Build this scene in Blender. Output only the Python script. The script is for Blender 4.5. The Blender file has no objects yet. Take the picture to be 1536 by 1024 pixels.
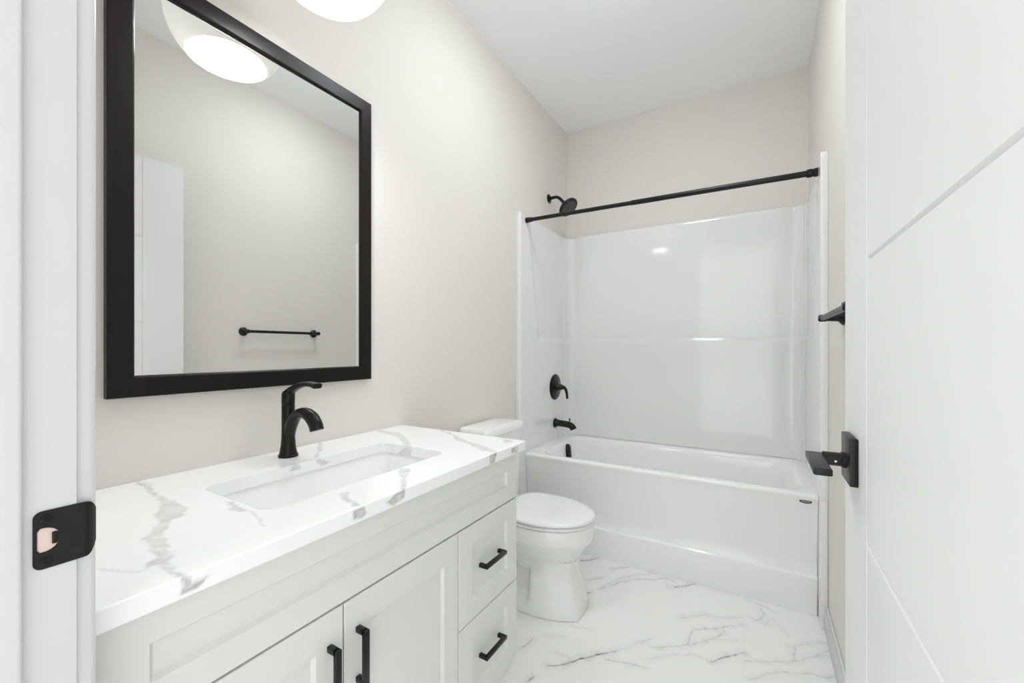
import bpy, bmesh, math, random
from mathutils import Vector, Matrix, noise

# ------------------------------------------------------------------ camera
C = bpy.context.scene
cam_d = bpy.data.cameras.new('camera')
cam_d.sensor_width = 36.0
cam_d.lens = 619.666 / 1536 * 36.0
cam_d.shift_y = 10.93 / 1536
cam_d.clip_start = 0.01
cam = bpy.data.objects.new('camera', cam_d)
C.collection.objects.link(cam)
cam.location = (1.2657, 0.0, 1.1933)
cam.rotation_euler = (math.radians(90), 0, math.radians(30.6953))
C.camera = cam

# ------------------------------------------------------------------ world, light, exposure
wd = bpy.data.worlds.new('world')
wd.use_nodes = True
wd.node_tree.nodes['Background'].inputs[0].default_value = (0.97, 0.985, 1.0, 1)
wd.node_tree.nodes['Background'].inputs[1].default_value = 1.5
C.world = wd

GLOBE_STRENGTH = 0.20
BULB_STRENGTH = 165.0
FILL_DOME_STRENGTH = 38.0
C.view_settings.view_transform = 'Standard'
C.view_settings.look = 'None'
C.view_settings.exposure = 0.34
C.view_settings.gamma = 1.0
C.view_settings.use_curve_mapping = False
C.cycles.use_denoising = True
C.cycles.max_bounces = 12
C.cycles.diffuse_bounces = 8
C.cycles.glossy_bounces = 6
C.cycles.sample_clamp_indirect = 6.0

# ------------------------------------------------------------------ sizes of the room (metres)
W, D, H = 1.524, 2.971, 2.855        # right wall, back wall, ceiling
YF = 0.145                           # room face of the front wall (door wall)
XJ = 0.630                           # latch jamb face
XH = 1.4485                          # hinge jamb face
DOORTOP = 2.158

# ------------------------------------------------------------------ materials
def srgb(r, g, b):
    def f(c):
        c /= 255.0
        return c / 12.92 if c <= 0.04045 else ((c + 0.055) / 1.055) ** 2.4
    return (f(r), f(g), f(b), 1)

def mat(name, col, rough=0.5, metal=0.0, spec=0.5, coat=0.0, bump=0.0, bscale=200.0, var=0.0):
    m = bpy.data.materials.new(name); m.use_nodes = True
    nt = m.node_tree; b = nt.nodes['Principled BSDF']
    b.inputs['Base Color'].default_value = col
    b.inputs['Roughness'].default_value = rough
    b.inputs['Metallic'].default_value = metal
    b.inputs['Specular IOR Level'].default_value = spec
    b.inputs['Coat Weight'].default_value = coat
    b.inputs['Coat Roughness'].default_value = 0.04
    if bump or var:
        tc = nt.nodes.new('ShaderNodeTexCoord')
        nz = nt.nodes.new('ShaderNodeTexNoise'); nz.inputs['Scale'].default_value = bscale
        nz.inputs['Detail'].default_value = 3
        nt.links.new(tc.outputs['Object'], nz.inputs['Vector'])
    if bump:
        bp = nt.nodes.new('ShaderNodeBump'); bp.inputs['Strength'].default_value = bump
        bp.inputs['Distance'].default_value = 0.001
        nt.links.new(nz.outputs['Fac'], bp.inputs['Height'])
        nt.links.new(bp.outputs['Normal'], b.inputs['Normal'])
    if var:
        mx = nt.nodes.new('ShaderNodeMix'); mx.data_type = 'RGBA'
        nt.links.new(nz.outputs['Fac'], mx.inputs[0])
        mx.inputs[6].default_value = tuple(c * (1 - var) for c in col[:3]) + (1,)
        mx.inputs[7].default_value = tuple(min(1, c * (1 + var)) for c in col[:3]) + (1,)
        nt.links.new(mx.outputs[2], b.inputs['Base Color'])
    return m

M = {}
M['wall'] = mat('wall_paint', srgb(226, 222, 216), 0.65, spec=0.25, bump=0.12, bscale=350, var=0.008)
M['ceiling'] = mat('ceiling_paint', srgb(247, 248, 250), 0.9, spec=0.1, bump=0.1, bscale=300)
M['trim'] = mat('trim_paint', srgb(217, 217, 217), 0.35, spec=0.4, bump=0.03, bscale=60)
M['door'] = mat('door_paint', srgb(227, 227, 227), 0.45, spec=0.35, bump=0.03, bscale=120)
M['cabinet'] = mat('cabinet_paint', srgb(224, 225, 220), 0.38, spec=0.4, bump=0.02, bscale=150)
M['dark_gap'] = mat('cabinet_inside', srgb(90, 88, 84), 0.8)
M['black'] = mat('matte_black_metal', srgb(13, 12, 12), 0.36, metal=0.2, spec=0.5, bump=0.02, bscale=500)
M['black_soft'] = mat('oil_rubbed_black', srgb(24, 21, 19), 0.30, metal=0.5, spec=0.5, bump=0.02, bscale=400)
M['frame'] = mat('espresso_frame', srgb(24, 20, 18), 0.32, spec=0.2, bump=0.05, bscale=90, var=0.1)
M['acrylic'] = mat('white_acrylic', srgb(234, 234, 234), 0.10, spec=0.5, coat=0.3)
M['tub'] = mat('tub_acrylic', srgb(246, 246, 246), 0.10, spec=0.5, coat=0.3)
M['ceramic'] = mat('vitreous_china', srgb(246, 246, 245), 0.07, spec=0.5, coat=0.3)
M['plastic'] = mat('white_seat_plastic', srgb(240, 240, 240), 0.16, spec=0.5)
M['chrome'] = mat('chrome', (0.85, 0.85, 0.85, 1), 0.12, metal=1.0)
M['pine'] = mat('bare_pine', srgb(226, 205, 196), 0.7, bump=0.1, bscale=60, var=0.06)
M['mirror'] = mat('mirror_silver', (0.82, 0.825, 0.81, 1), 0.0, metal=1.0)
M['badge'] = mat('badge_dark', srgb(60, 60, 58), 0.35, metal=0.5)
M['badge_text'] = mat('badge_text', srgb(215, 215, 210), 0.4)
M['nozzle'] = mat('rubber_nozzle', srgb(190, 188, 185), 0.4)

def emis(name, col, strength, rough=0.3):
    m = mat(name, col, rough)
    b = m.node_tree.nodes['Principled BSDF']
    b.inputs['Emission Color'].default_value = col
    b.inputs['Emission Strength'].default_value = strength
    return m
M['globe'] = emis('opal_glass_lit', (1.0, 0.985, 0.96, 1), GLOBE_STRENGTH)
M['fill_dome'] = emis('fill_dome_lit', (0.90, 0.96, 1.0, 1), FILL_DOME_STRENGTH)  # glow of the added fill light on the ceiling
M['bulb'] = emis('bulb_lit', (0.92, 0.965, 1.0, 1), BULB_STRENGTH)

def stone(name, base, vein, rough, coat=0.0, cloud=0.02, gain=1.0):
    """white stone: the veins come from a per-vertex 'vein' value of the slab, broken up by noise"""
    m = bpy.data.materials.new(name); m.use_nodes = True
    nt = m.node_tree; b = nt.nodes['Principled BSDF']
    at = nt.nodes.new('ShaderNodeAttribute'); at.attribute_name = 'vein'
    tc = nt.nodes.new('ShaderNodeTexCoord')
    n1 = nt.nodes.new('ShaderNodeTexNoise'); n1.inputs['Scale'].default_value = 38; n1.inputs['Detail'].default_value = 6
    n2 = nt.nodes.new('ShaderNodeTexNoise'); n2.inputs['Scale'].default_value = 2.2; n2.inputs['Detail'].default_value = 3
    nt.links.new(tc.outputs['Object'], n1.inputs['Vector']); nt.links.new(tc.outputs['Object'], n2.inputs['Vector'])
    r = nt.nodes.new('ShaderNodeMapRange'); r.inputs['From Min'].default_value = 0.3; r.inputs['From Max'].default_value = 0.62
    r.inputs['To Min'].default_value = 0.45; r.inputs['To Max'].default_value = 1.0
    nt.links.new(n1.outputs['Fac'], r.inputs['Value'])
    mul = nt.nodes.new('ShaderNodeMath'); mul.operation = 'MULTIPLY'
    nt.links.new(at.outputs['Fac'], mul.inputs[0]); nt.links.new(r.outputs[0], mul.inputs[1])
    g = nt.nodes.new('ShaderNodeMath'); g.operation = 'MULTIPLY'; g.use_clamp = True
    nt.links.new(mul.outputs[0], g.inputs[0]); g.inputs[1].default_value = gain
    c = nt.nodes.new('ShaderNodeMix'); c.data_type = 'RGBA'
    c.inputs[6].default_value = base
    c.inputs[7].default_value = tuple(x * (1 - cloud * 2) for x in base[:3]) + (1,)
    nt.links.new(n2.outputs['Fac'], c.inputs[0])
    mx = nt.nodes.new('ShaderNodeMix'); mx.data_type = 'RGBA'
    nt.links.new(g.outputs[0], mx.inputs[0]); nt.links.new(c.outputs[2], mx.inputs[6])
    mx.inputs[7].default_value = vein
    nt.links.new(mx.outputs[2], b.inputs['Base Color'])
    b.inputs['Roughness'].default_value = rough; b.inputs['Coat Weight'].default_value = coat
    b.inputs['Coat Roughness'].default_value = 0.05
    return m
M['quartz'] = stone('veined_quartz', srgb(251, 251, 251), srgb(168, 168, 164), 0.14)
M['tile'] = stone('marble_look_tile', srgb(246, 246, 244), srgb(60, 60, 60), 0.13, coat=0.2, cloud=0.03)

# ------------------------------------------------------------------ mesh helpers (all shapes in world coordinates)
ORG = {}
def obj(name, bm, m, parent=None, angle=38, base=None):
    """link bm as ONE mesh object; its origin is its parent's base, or its own base when top-level"""
    bmesh.ops.recalc_face_normals(bm, faces=bm.faces)
    for f in bm.faces: f.smooth = True
    lim = math.radians(angle)
    for e in bm.edges:
        if len(e.link_faces) == 2 and e.calc_face_angle(0) > lim: e.smooth = False
    if parent is not None:
        o0 = ORG[parent.as_pointer()]
    elif base is not None:
        o0 = Vector(base)
    else:
        xs = [v.co.x for v in bm.verts]; ys = [v.co.y for v in bm.verts]; zs = [v.co.z for v in bm.verts]
        o0 = Vector(((min(xs) + max(xs)) / 2, (min(ys) + max(ys)) / 2, min(zs)))
    bmesh.ops.translate(bm, vec=-o0, verts=bm.verts)
    me = bpy.data.meshes.new(name); bm.to_mesh(me); bm.free()
    o = bpy.data.objects.new(name, me)
    for x in (m if isinstance(m, (list, tuple)) else [m]): me.materials.append(x)
    C.collection.objects.link(o)
    if parent is not None: o.parent = parent
    else: o.location = o0
    ORG[o.as_pointer()] = o0
    return o

def thing(name, label, cat, loc, group=None):
    o = bpy.data.objects.new(name, None); o.empty_display_size = 0.05
    C.collection.objects.link(o); o.location = loc
    ORG[o.as_pointer()] = Vector(loc)
    o['label'] = label; o['category'] = cat
    if group: o['group'] = group
    return o

def tag(o, label, cat):
    o['label'] = label; o['category'] = cat
    return o

def struct(name, bm, m, label, cat, parent=None, angle=38):
    o = obj(name, bm, m, parent, angle)
    if parent is None:
        o['kind'] = 'structure'; o['label'] = label; o['category'] = cat
    return o

def new(): return bmesh.new()

def box(bm, x0, x1, y0, y1, z0, z1, bev=0.0, seg=2):
    r = bmesh.ops.create_cube(bm, size=1.0)
    vs = r['verts']
    bmesh.ops.scale(bm, vec=(x1 - x0, y1 - y0, z1 - z0), verts=vs)
    bmesh.ops.translate(bm, vec=((x0 + x1) / 2, (y0 + y1) / 2, (z0 + z1) / 2), verts=vs)
    if bev > 0:
        es = list({e for v in vs for e in v.link_edges})
        bmesh.ops.bevel(bm, geom=es, offset=bev, segments=seg, profile=0.5, affect='EDGES')
    return bm

def bx(*a, **k): return box(new(), *a, **k)

def ring_loft(bm, rings, cap0=True, cap1=True, closed=True):
    vr = [[bm.verts.new(p) for p in r] for r in rings]
    n = len(vr[0])
    for a, b in zip(vr, vr[1:]):
        for i in range(n if closed else n - 1):
            j = (i + 1) % n
            bm.faces.new((a[i], a[j], b[j], b[i]))
    if cap0: bm.faces.new(vr[0][::-1])
    if cap1: bm.faces.new(vr[-1])
    return vr

def frame_of(t):
    t = t.normalized()
    up = Vector((0, 0, 1)) if abs(t.z) < 0.95 else Vector((0, 1, 0))
    s = t.cross(up).normalized()
    return s, s.cross(t).normalized()

def tube(bm, path, rad, n=24, cap=True):
    """sweep a circle (rad = number / list) or an ellipse (list of (side, up) pairs) along path"""
    P = [Vector(p) for p in path]
    R = rad if isinstance(rad, (list, tuple)) else [rad] * len(P)
    rings = []
    s = u = None
    for i, p in enumerate(P):
        t = (P[min(i + 1, len(P) - 1)] - P[max(i - 1, 0)]).normalized()
        if s is None: s, u = frame_of(t)
        else:
            s = (s - t * s.dot(t)).normalized(); u = s.cross(t).normalized()
        a, b = R[i] if isinstance(R[i], (list, tuple)) else (R[i], R[i])
        rings.append([p + s * (a * math.cos(2 * math.pi * k / n)) + u * (b * math.sin(2 * math.pi * k / n)) for k in range(n)])
    ring_loft(bm, rings, cap, cap)
    return bm

def bez(p0, p1, p2, p3, n=16):
    out = []
    for i in range(n + 1):
        t = i / n; a = 1 - t
        out.append(tuple(a ** 3 * p0[k] + 3 * a * a * t * p1[k] + 3 * a * t * t * p2[k] + t ** 3 * p3[k] for k in range(3)))
    return out

def lathe(bm, prof, origin, axis=(0, 0, 1), n=40, cap0=True, cap1=True):
    """prof: (distance along axis, radius)"""
    t = Vector(axis).normalized(); s, u = frame_of(t); o = Vector(origin)
    rings = [[o + t * d + s * (max(r, 1e-4) * math.cos(2 * math.pi * k / n)) + u * (max(r, 1e-4) * math.sin(2 * math.pi * k / n)) for k in range(n)] for d, r in prof]
    ring_loft(bm, rings, cap0, cap1)
    return bm

def plate(bm, outer, holes, to3, th):
    """flat plate with holes: outlines in 2-D, to3(u, v, depth) places them, th its thickness"""
    loops = [outer] + holes
    fr, bk = [], []
    for depth, store in ((0.0, fr), (th, bk)):
        es = []
        for lp in loops:
            vs = [bm.verts.new(to3(u, v, depth)) for u, v in lp]
            store.append(vs)
            es += [bm.edges.new((vs[i], vs[(i + 1) % len(vs)])) for i in range(len(vs))]
        bmesh.ops.triangle_fill(bm, edges=es, use_beauty=True, use_dissolve=False)
    for a, b in zip(fr, bk):
        for i in range(len(a)):
            j = (i + 1) % len(a)
            bm.faces.new((a[i], a[j], b[j], b[i]))
    return bm

def rrect(x0, x1, y0, y1, r, k=8):
    """rounded rectangle, 4*(k+1) points, counter-clockwise from the lower right corner"""
    out = []
    for cx, cy, a0 in ((x1 - r, y0 + r, -90), (x1 - r, y1 - r, 0), (x0 + r, y1 - r, 90), (x0 + r, y0 + r, 180)):
        for i in range(k + 1):
            a = math.radians(a0 + 90 * i / k)
            out.append((cx + r * math.cos(a), cy + r * math.sin(a)))
    return out

def sstep(a, b, x):
    t = max(0.0, min(1.0, (x - a) / (b - a)))
    return t * t * (3 - 2 * t)

def shaker(bm, y0, y1, z0, z1, xb, xf, stile, rail, rec=0.008, bev=0.006):
    """shaker front facing +x: frame with chamfered inner edge and recessed panel"""
    yi0, yi1, zi0, zi1 = y0 + stile, y1 - stile, z0 + rail, z1 - rail
    e = 0.0015
    rings = [
        [(xb, y0, z0), (xb, y1, z0), (xb, y1, z1), (xb, y0, z1)],
        [(xf - e, y0, z0), (xf - e, y1, z0), (xf - e, y1, z1), (xf - e, y0, z1)],
        [(xf, y0 + e, z0 + e), (xf, y1 - e, z0 + e), (xf, y1 - e, z1 - e), (xf, y0 + e, z1 - e)],
        [(xf, yi0, zi0), (xf, yi1, zi0), (xf, yi1, zi1), (xf, yi0, zi1)],
        [(xf - rec, yi0 + bev, zi0 + bev), (xf - rec, yi1 - bev, zi0 + bev), (xf - rec, yi1 - bev, zi1 - bev), (xf - rec, yi0 + bev, zi1 - bev)],
    ]
    ring_loft(bm, rings)
    return bm

def seg_dist(px, py, a, b):
    ax, ay = a; bx_, by = b
    dx, dy = bx_ - ax, by - ay
    l = dx * dx + dy * dy
    t = 0 if l == 0 else max(0, min(1, ((px - ax) * dx + (py - ay) * dy) / l))
    return math.hypot(px - ax - t * dx, py - ay - t * dy)

def poly_sd(px, py, poly):
    """signed distance to a polygon, positive inside"""
    d = 1e9; ins = False; n = len(poly)
    for i in range(n):
        a, b = poly[i], poly[(i + 1) % n]
        d = min(d, seg_dist(px, py, a, b))
        if (a[1] > py) != (b[1] > py) and px < (b[0] - a[0]) * (py - a[1]) / (b[1] - a[1]) + a[0]: ins = not ins
    return d if ins else -d

def set_vein(o, fn):
    me = o.data; off = o.location
    at = me.attributes.new('vein', 'FLOAT', 'POINT')
    at.data.foreach_set('value', [fn(v.co + off) for v in me.vertices])

# ------------------------------------------------------------------ veins of the stone, in metres on each face
FLOOR_VEINS = [
    (1.0, 0.004, [(0.585, 1.404), (0.635, 1.441), (0.669, 1.489), (0.718, 1.544), (0.764, 1.591), (0.784, 1.61)]),
    (0.35, 0.004, [(0.783, 1.612), (0.816, 1.65), (0.841, 1.686), (0.893, 1.763)]),
    (0.95, 0.003, [(1.113, 1.746), (1.148, 1.782), (1.197, 1.835), (1.223, 1.861)]),
    (0.3, 0.004, [(0.898, 1.625), (0.917, 1.649), (0.972, 1.695), (1.044, 1.744), (1.113, 1.746)]),
    (0.9, 0.004, [(0.554, 1.3), (0.569, 1.33)]),
    (0.55, 0.004, [(1.022, 1.793), (1.025, 1.846), (1.033, 1.901), (1.072, 1.931), (1.111, 1.959), (1.138, 1.986), (1.146, 1.953), (1.131, 1.919), (1.087, 1.86), (1.051, 1.818), (0.993, 1.769), (0.905, 1.706)]),
    (0.5, 0.003, [(1.138, 1.986), (1.166, 2.009), (1.214, 2.044)]),
    (0.35, 0.003, [(1.087, 1.86), (1.152, 1.906), (1.194, 1.921)]),
    (0.6, 0.003, [(0.973, 1.956), (1.021, 2.0), (1.061, 2.038)]),
    (0.4, 0.004, [(1.061, 2.038), (1.113, 2.046), (1.163, 2.067), (1.213, 2.105)]),
    (0.5, 0.003, [(1.227, 1.814), (1.291, 1.849), (1.384, 1.904), (1.406, 1.926), (1.451, 1.973), (1.498, 2.027), (1.521, 2.075), (1.505, 2.091), (1.452, 2.063), (1.399, 2.01), (1.391, 1.957), (1.384, 1.904)]),
    (0.35, 0.004, [(1.399, 2.01), (1.367, 1.984)]),
    (0.35, 0.003, [(1.451, 1.973), (1.532, 2.03)]),
    (0.35, 0.005, [(1.236, 1.717), (1.332, 1.814), (1.38, 1.837), (1.441, 1.867), (1.479, 1.867)]),
    (0.7, 0.003, [(1.479, 1.867), (1.536, 1.918)]),
    (0.45, 0.005, [(1.231, 2.26), (1.271, 2.245), (1.292, 2.175), (1.279, 2.133), (1.262, 2.106), (1.237, 2.125)]),
    (0.3, 0.004, [(1.292, 2.175), (1.32, 2.157), (1.358, 2.097), (1.379, 2.064)]),
    (0.35, 0.006, [(1.28, 2.25), (1.33, 2.219)]),
    (0.3, 0.006, [(1.262, 2.106), (1.295, 2.092), (1.312, 2.152)]),
    (1.0, 0.004, [(0.908, 2.188), (0.952, 2.23), (0.987, 2.273)]),
    (0.5, 0.006, [(0.591, 1.983), (0.625, 2.031), (0.669, 2.107), (0.707, 2.153), (0.759, 2.188), (0.809, 2.209), (0.854, 2.259), (0.897, 2.254)]),
    (0.4, 0.006, [(0.643, 2.119), (0.669, 2.149), (0.71, 2.207), (0.796, 2.271)]),
    (0.35, 0.005, [(0.592, 1.995), (0.638, 2.1), (0.672, 2.179)]),
    (0.25, 0.004, [(0.854, 2.259), (0.887, 2.159)]),
    (1.0, 0.005, [(0.41, 2.198), (0.45, 2.23), (0.486, 2.273)]),
    (0.7, 0.004, [(0.585, 2.198), (0.621, 2.235), (0.659, 2.268)]),
    (0.55, 0.004, [(0.504, 2.032), (0.546, 2.062), (0.579, 2.105)]),
    (0.8, 0.005, [(0.549, 1.918), (0.562, 1.938)]),
    (0.5, 0.004, [(0.768, 1.551), (0.822, 1.567), (0.876, 1.58), (0.902, 1.587)]),
    (0.7, 0.004, [(0.457, 1.423), (0.462, 1.468), (0.47, 1.499)]),
    (0.3, 0.005, [(0.59, 1.481), (0.633, 1.487), (0.667, 1.494)]),
    (0.25, 0.005, [(0.511, 1.548), (0.548, 1.573), (0.583, 1.583)]),
    (0.25, 0.006, [(0.561, 1.657), (0.607, 1.667), (0.651, 1.681)]),
]
TOP_VEINS = [
    [(-0.007, 0.379), (0.044, 0.382), (0.128, 0.373), (0.219, 0.358), (0.262, 0.342), (0.297, 0.325), (0.331, 0.319), (0.372, 0.295), (0.388, 0.278), (0.421, 0.274), (0.462, 0.265), (0.49, 0.258), (0.511, 0.24), (0.513, 0.252), (0.538, 0.254), (0.565, 0.254), (0.584, 0.257), (0.587, 0.261), (0.554, 0.258), (0.522, 0.266), (0.489, 0.281), (0.455, 0.287), (0.412, 0.296), (0.359, 0.319), (0.338, 0.336), (0.335, 0.357), (0.296, 0.372), (0.233, 0.377), (0.191, 0.375), (0.121, 0.381), (0.053, 0.394), (0.017, 0.393)] ,
    [(0.327, 0.427), (0.335, 0.438), (0.374, 0.429), (0.407, 0.428), (0.426, 0.432), (0.4, 0.413), (0.381, 0.413), (0.365, 0.423)] ,
    [(-0.006, 1.115), (0.049, 1.112), (0.112, 1.115), (0.206, 1.061), (0.324, 0.963), (0.307, 0.953), (0.239, 1.01), (0.154, 1.06), (0.083, 1.081), (0.052, 1.079)] ,
    [(0.458, 0.781), (0.483, 0.795), (0.524, 0.743), (0.586, 0.674), (0.577, 0.668), (0.523, 0.728), (0.487, 0.75)] ,
    [(0.207, 1.234), (0.264, 1.222), (0.354, 1.164), (0.436, 1.127), (0.504, 1.102), (0.573, 1.071), (0.575, 1.05), (0.525, 1.055), (0.441, 1.103), (0.368, 1.128), (0.31, 1.184), (0.243, 1.21)] ,
    [(0.484, 0.578), (0.49, 0.594), (0.528, 0.572), (0.58, 0.558), (0.573, 0.548), (0.527, 0.561)] ,
    [(-0.005, 0.865), (0.027, 0.857), (0.099, 0.802), (0.173, 0.738), (0.165, 0.734), (0.091, 0.797)] ,
    [(0.501, 1.221), (0.531, 1.225), (0.558, 1.199), (0.542, 1.176)] ,
]
FRONT_VEINS = [
    [(0.258, 0.879), (0.266, 0.876), (0.269, 0.865), (0.279, 0.864), (0.289, 0.864), (0.283, 0.859), (0.272, 0.855), (0.264, 0.854), (0.255, 0.856), (0.259, 0.865)] ,
    [(0.659, 0.878), (0.675, 0.878), (0.675, 0.861), (0.659, 0.857), (0.641, 0.853), (0.621, 0.864), (0.641, 0.871)] ,
    [(1.019, 0.88), (1.058, 0.879), (1.045, 0.851), (1.019, 0.852)] ,
    [(0.538, 0.877), (0.564, 0.875), (0.57, 0.86), (0.558, 0.855), (0.538, 0.859)] ,
    [(1.146, 0.872), (1.187, 0.871), (1.187, 0.851), (1.146, 0.856)] ,
]
INNER_BACK_VEINS = [
    [(0.728, 0.881), (0.748, 0.872), (0.773, 0.859), (0.743, 0.857), (0.728, 0.87)] ,
    [(0.646, 0.868), (0.668, 0.882), (0.683, 0.872), (0.677, 0.862), (0.654, 0.862)] ,
]
INNER_SIDE_VEINS = [
    [(0.257, 0.855), (0.281, 0.871), (0.312, 0.875), (0.309, 0.844), (0.253, 0.846)] ,
]
TOP_LINES = [
    (0.0022, [(0.458, 0.207), (0.485, 0.216), (0.513, 0.228), (0.518, 0.239), (0.504, 0.25)]) ,
    (0.002, [(0.427, 0.43), (0.472, 0.42), (0.515, 0.403)]) ,
    (0.002, [(0.018, 0.673), (0.044, 0.666), (0.067, 0.68)]) ,
    (0.002, [(0.017, 0.393), (0.042, 0.401), (0.068, 0.396)]) ,
]

# ------------------------------------------------------------------ the room
def grid_axis(lo, hi, a, b, fine, coarse):
    v = [lo]
    x = lo
    while x < hi - 1e-6:
        stepx = fine if a - 1e-6 <= x < b - 1e-6 else coarse
        nx = x + stepx
        if x < a - 1e-6 < nx: nx = a
        if nx > hi: nx = hi
        v.append(nx); x = nx
    return v

HX0, HX1, HY0 = -0.55, 2.45, -1.45      # hallway outside the door
bm = new()
gx = grid_axis(0, W, 0.38, 1.524, 0.005, 0.1); gy = grid_axis(0.0, D, 1.20, 2.29, 0.005, 0.15)
vv = [[bm.verts.new((x, y, 0)) for y in gy] for x in gx]
for i in range(len(gx) - 1):
    for j in range(len(gy) - 1):
        bm.faces.new((vv[i][j], vv[i + 1][j], vv[i + 1][j + 1], vv[i][j + 1]))
box(bm, HX0, HX1, HY0, 0.0, -0.02, 0.0)
box(bm, 0, W, 0.0, D, -0.05, -0.02)
floor = struct('floor', bm, M['tile'], 'glossy white marble-look tile floor with fine grey and black veins', 'floor')
def floor_vein(p):
    if p.y < 1.2 or p.y > 2.30 or p.x < 0.38: return 0.0
    wx = p.x + 0.006 * noise.noise((p.x * 22, p.y * 22, 3)) ; wy = p.y + 0.006 * noise.noise((p.x * 22, p.y * 22, 9))
    best = 0.0
    for wt, wid, pts in FLOOR_VEINS:
        if min(a[0] for a in pts) - .04 > wx or max(a[0] for a in pts) + .04 < wx: continue
        if min(a[1] for a in pts) - .04 > wy or max(a[1] for a in pts) + .04 < wy: continue
        d = min(seg_dist(wx, wy, a, b) for a, b in zip(pts, pts[1:]))
        k = noise.noise((p.x * 60, p.y * 60, wt * 7))
        core = wt * (1 - sstep(wid * .35, wid * 1.15, d)) * (0.85 + 0.5 * k)
        halo = 0.34 * wt * (1 - sstep(0.0, 0.035, d)) * (0.6 + 0.8 * noise.noise((p.x * 30, p.y * 30, 1)))
        best = max(best, (0.62 + 0.3 * wt * wt) * core, 0.7 * halo)
    j = 0.025 * (1 - sstep(0.0008, 0.003, abs(p.x - 1.2195)))
    return max(0.0, min(1.0, max(best, j)))
set_vein(floor, floor_vein)

bm = new()
box(bm, -0.1, W + 0.1, YF - 0.115, D + 0.1, H, H + 0.08)
box(bm, HX0, HX1, HY0, YF - 0.115, H, H + 0.08)
struct('ceiling', bm, M['ceiling'], 'smooth white painted ceiling', 'ceiling')
struct('wall_left', bx(-0.1, 0, YF - 0.115, D + 0.1, 0, H), M['wall'], 'long beige wall on the left behind the vanity and toilet', 'wall')
struct('wall_right', bx(W, W + 0.1, YF - 0.115, D + 0.1, 0, H), M['wall'], 'beige wall on the right behind the open door', 'wall')
struct('wall_back', bx(0, W, D, D + 0.1, 0, H), M['wall'], 'beige end wall above the bathtub surround', 'wall')
bm = new()
box(bm, 0, XJ - 0.019, YF - 0.115, YF, 0, H)
box(bm, XH + 0.019, W, YF - 0.115, YF, 0, H)
box(bm, XJ - 0.019, XH + 0.019, YF - 0.115, YF, DOORTOP + 0.026, H)
struct('wall_front', bm, M['wall'], 'beige wall around the doorway beside the camera', 'wall')
# door frame: jamb boards, stops, casing
bm = new()
box(bm, XJ - 0.019, XJ, YF - 0.115, YF, 0, DOORTOP + 0.026, 0.0015)
box(bm, XJ, XJ + 0.011, YF - 0.115, 0.1045, 0, DOORTOP + 0.015, 0.004, 3)
# casing with an eased inner edge; it is scribed narrow beside the vanity
prof = [(XJ - 0.006, YF), (XJ - 0.006, YF + 0.011), (XJ - 0.009, YF + 0.016), (XJ - 0.014, YF + 0.018), (XJ - 0.043, YF + 0.018), (XJ - 0.043, YF)]
ring_loft(bm, [[(x, y, z) for x, y in prof] for z in (0, 0.895, DOORTOP + 0.08)])
struct('trim_1', bm, M['trim'], 'white painted latch side door jamb with stop and casing at left edge', 'door frame')
bm = new()
box(bm, XH, XH + 0.019, YF - 0.115, YF, 0, DOORTOP + 0.026, 0.0015)
box(bm, XH - 0.011, XH, YF - 0.115, 0.1045, 0, DOORTOP + 0.015, 0.004, 3)
box(bm, XH + 0.006, W - 0.001, YF, YF + 0.018, 0, DOORTOP + 0.08, 0.004)
struct('trim_2', bm, M['trim'], 'white painted hinge side door jamb and casing by the open door', 'door frame')
bm = new()
box(bm, XJ, XH, YF - 0.115, YF, DOORTOP + 0.007, DOORTOP + 0.026, 0.0015)
box(bm, XJ + 0.011, XH - 0.011, YF - 0.115, 0.1045, DOORTOP - 0.004, DOORTOP + 0.007, 0.003)
box(bm, XJ - 0.006, XH + 0.006, YF, YF + 0.018, DOORTOP + 0.02, DOORTOP + 0.08, 0.004)
struct('trim_3', bm, M['trim'], 'white painted head jamb and casing over the doorway', 'door frame')

def baseboard(name, x0, x1, y0, y1, label):
    bm = new()
    box(bm, x0, x1, y0, y1, 0, 0.085, 0.001)
    if x1 - x0 < y1 - y0:
        inner = x0 if x0 > 0.7 else x1
        xi = (x0 + 0.005, x1) if x0 > 0.7 else (x0, x1 - 0.005)
        box(bm, xi[0], xi[1], y0, y1, 0.085, 0.105, 0.004, 3)
    return struct(name, bm, M['trim'], label, 'baseboard')
baseboard('baseboard_right', W - 0.014, W, 0.165, 2.178, 'white baseboard along the right wall up to the bathtub')
baseboard('baseboard_left', 0, 0.014, 1.216, 2.178, 'white baseboard on the left wall behind the toilet')

# ------------------------------------------------------------------ the open door
FX = 1.4067; DY0, DY1 = 0.190, 0.9781; DT = 0.035
bm = new()
zs = [0.012, 0.473, 0.900, 1.327, 1.754, DOORTOP]
g, dp = 0.0035, 0.004
ycuts = [DY0, 0.804 - g, 0.804, 0.804 + g, DY1]
zc = [0.012]
for z in zs[1:-1]: zc += [z - g, z, z + g]
zc.append(DOORTOP)
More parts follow.
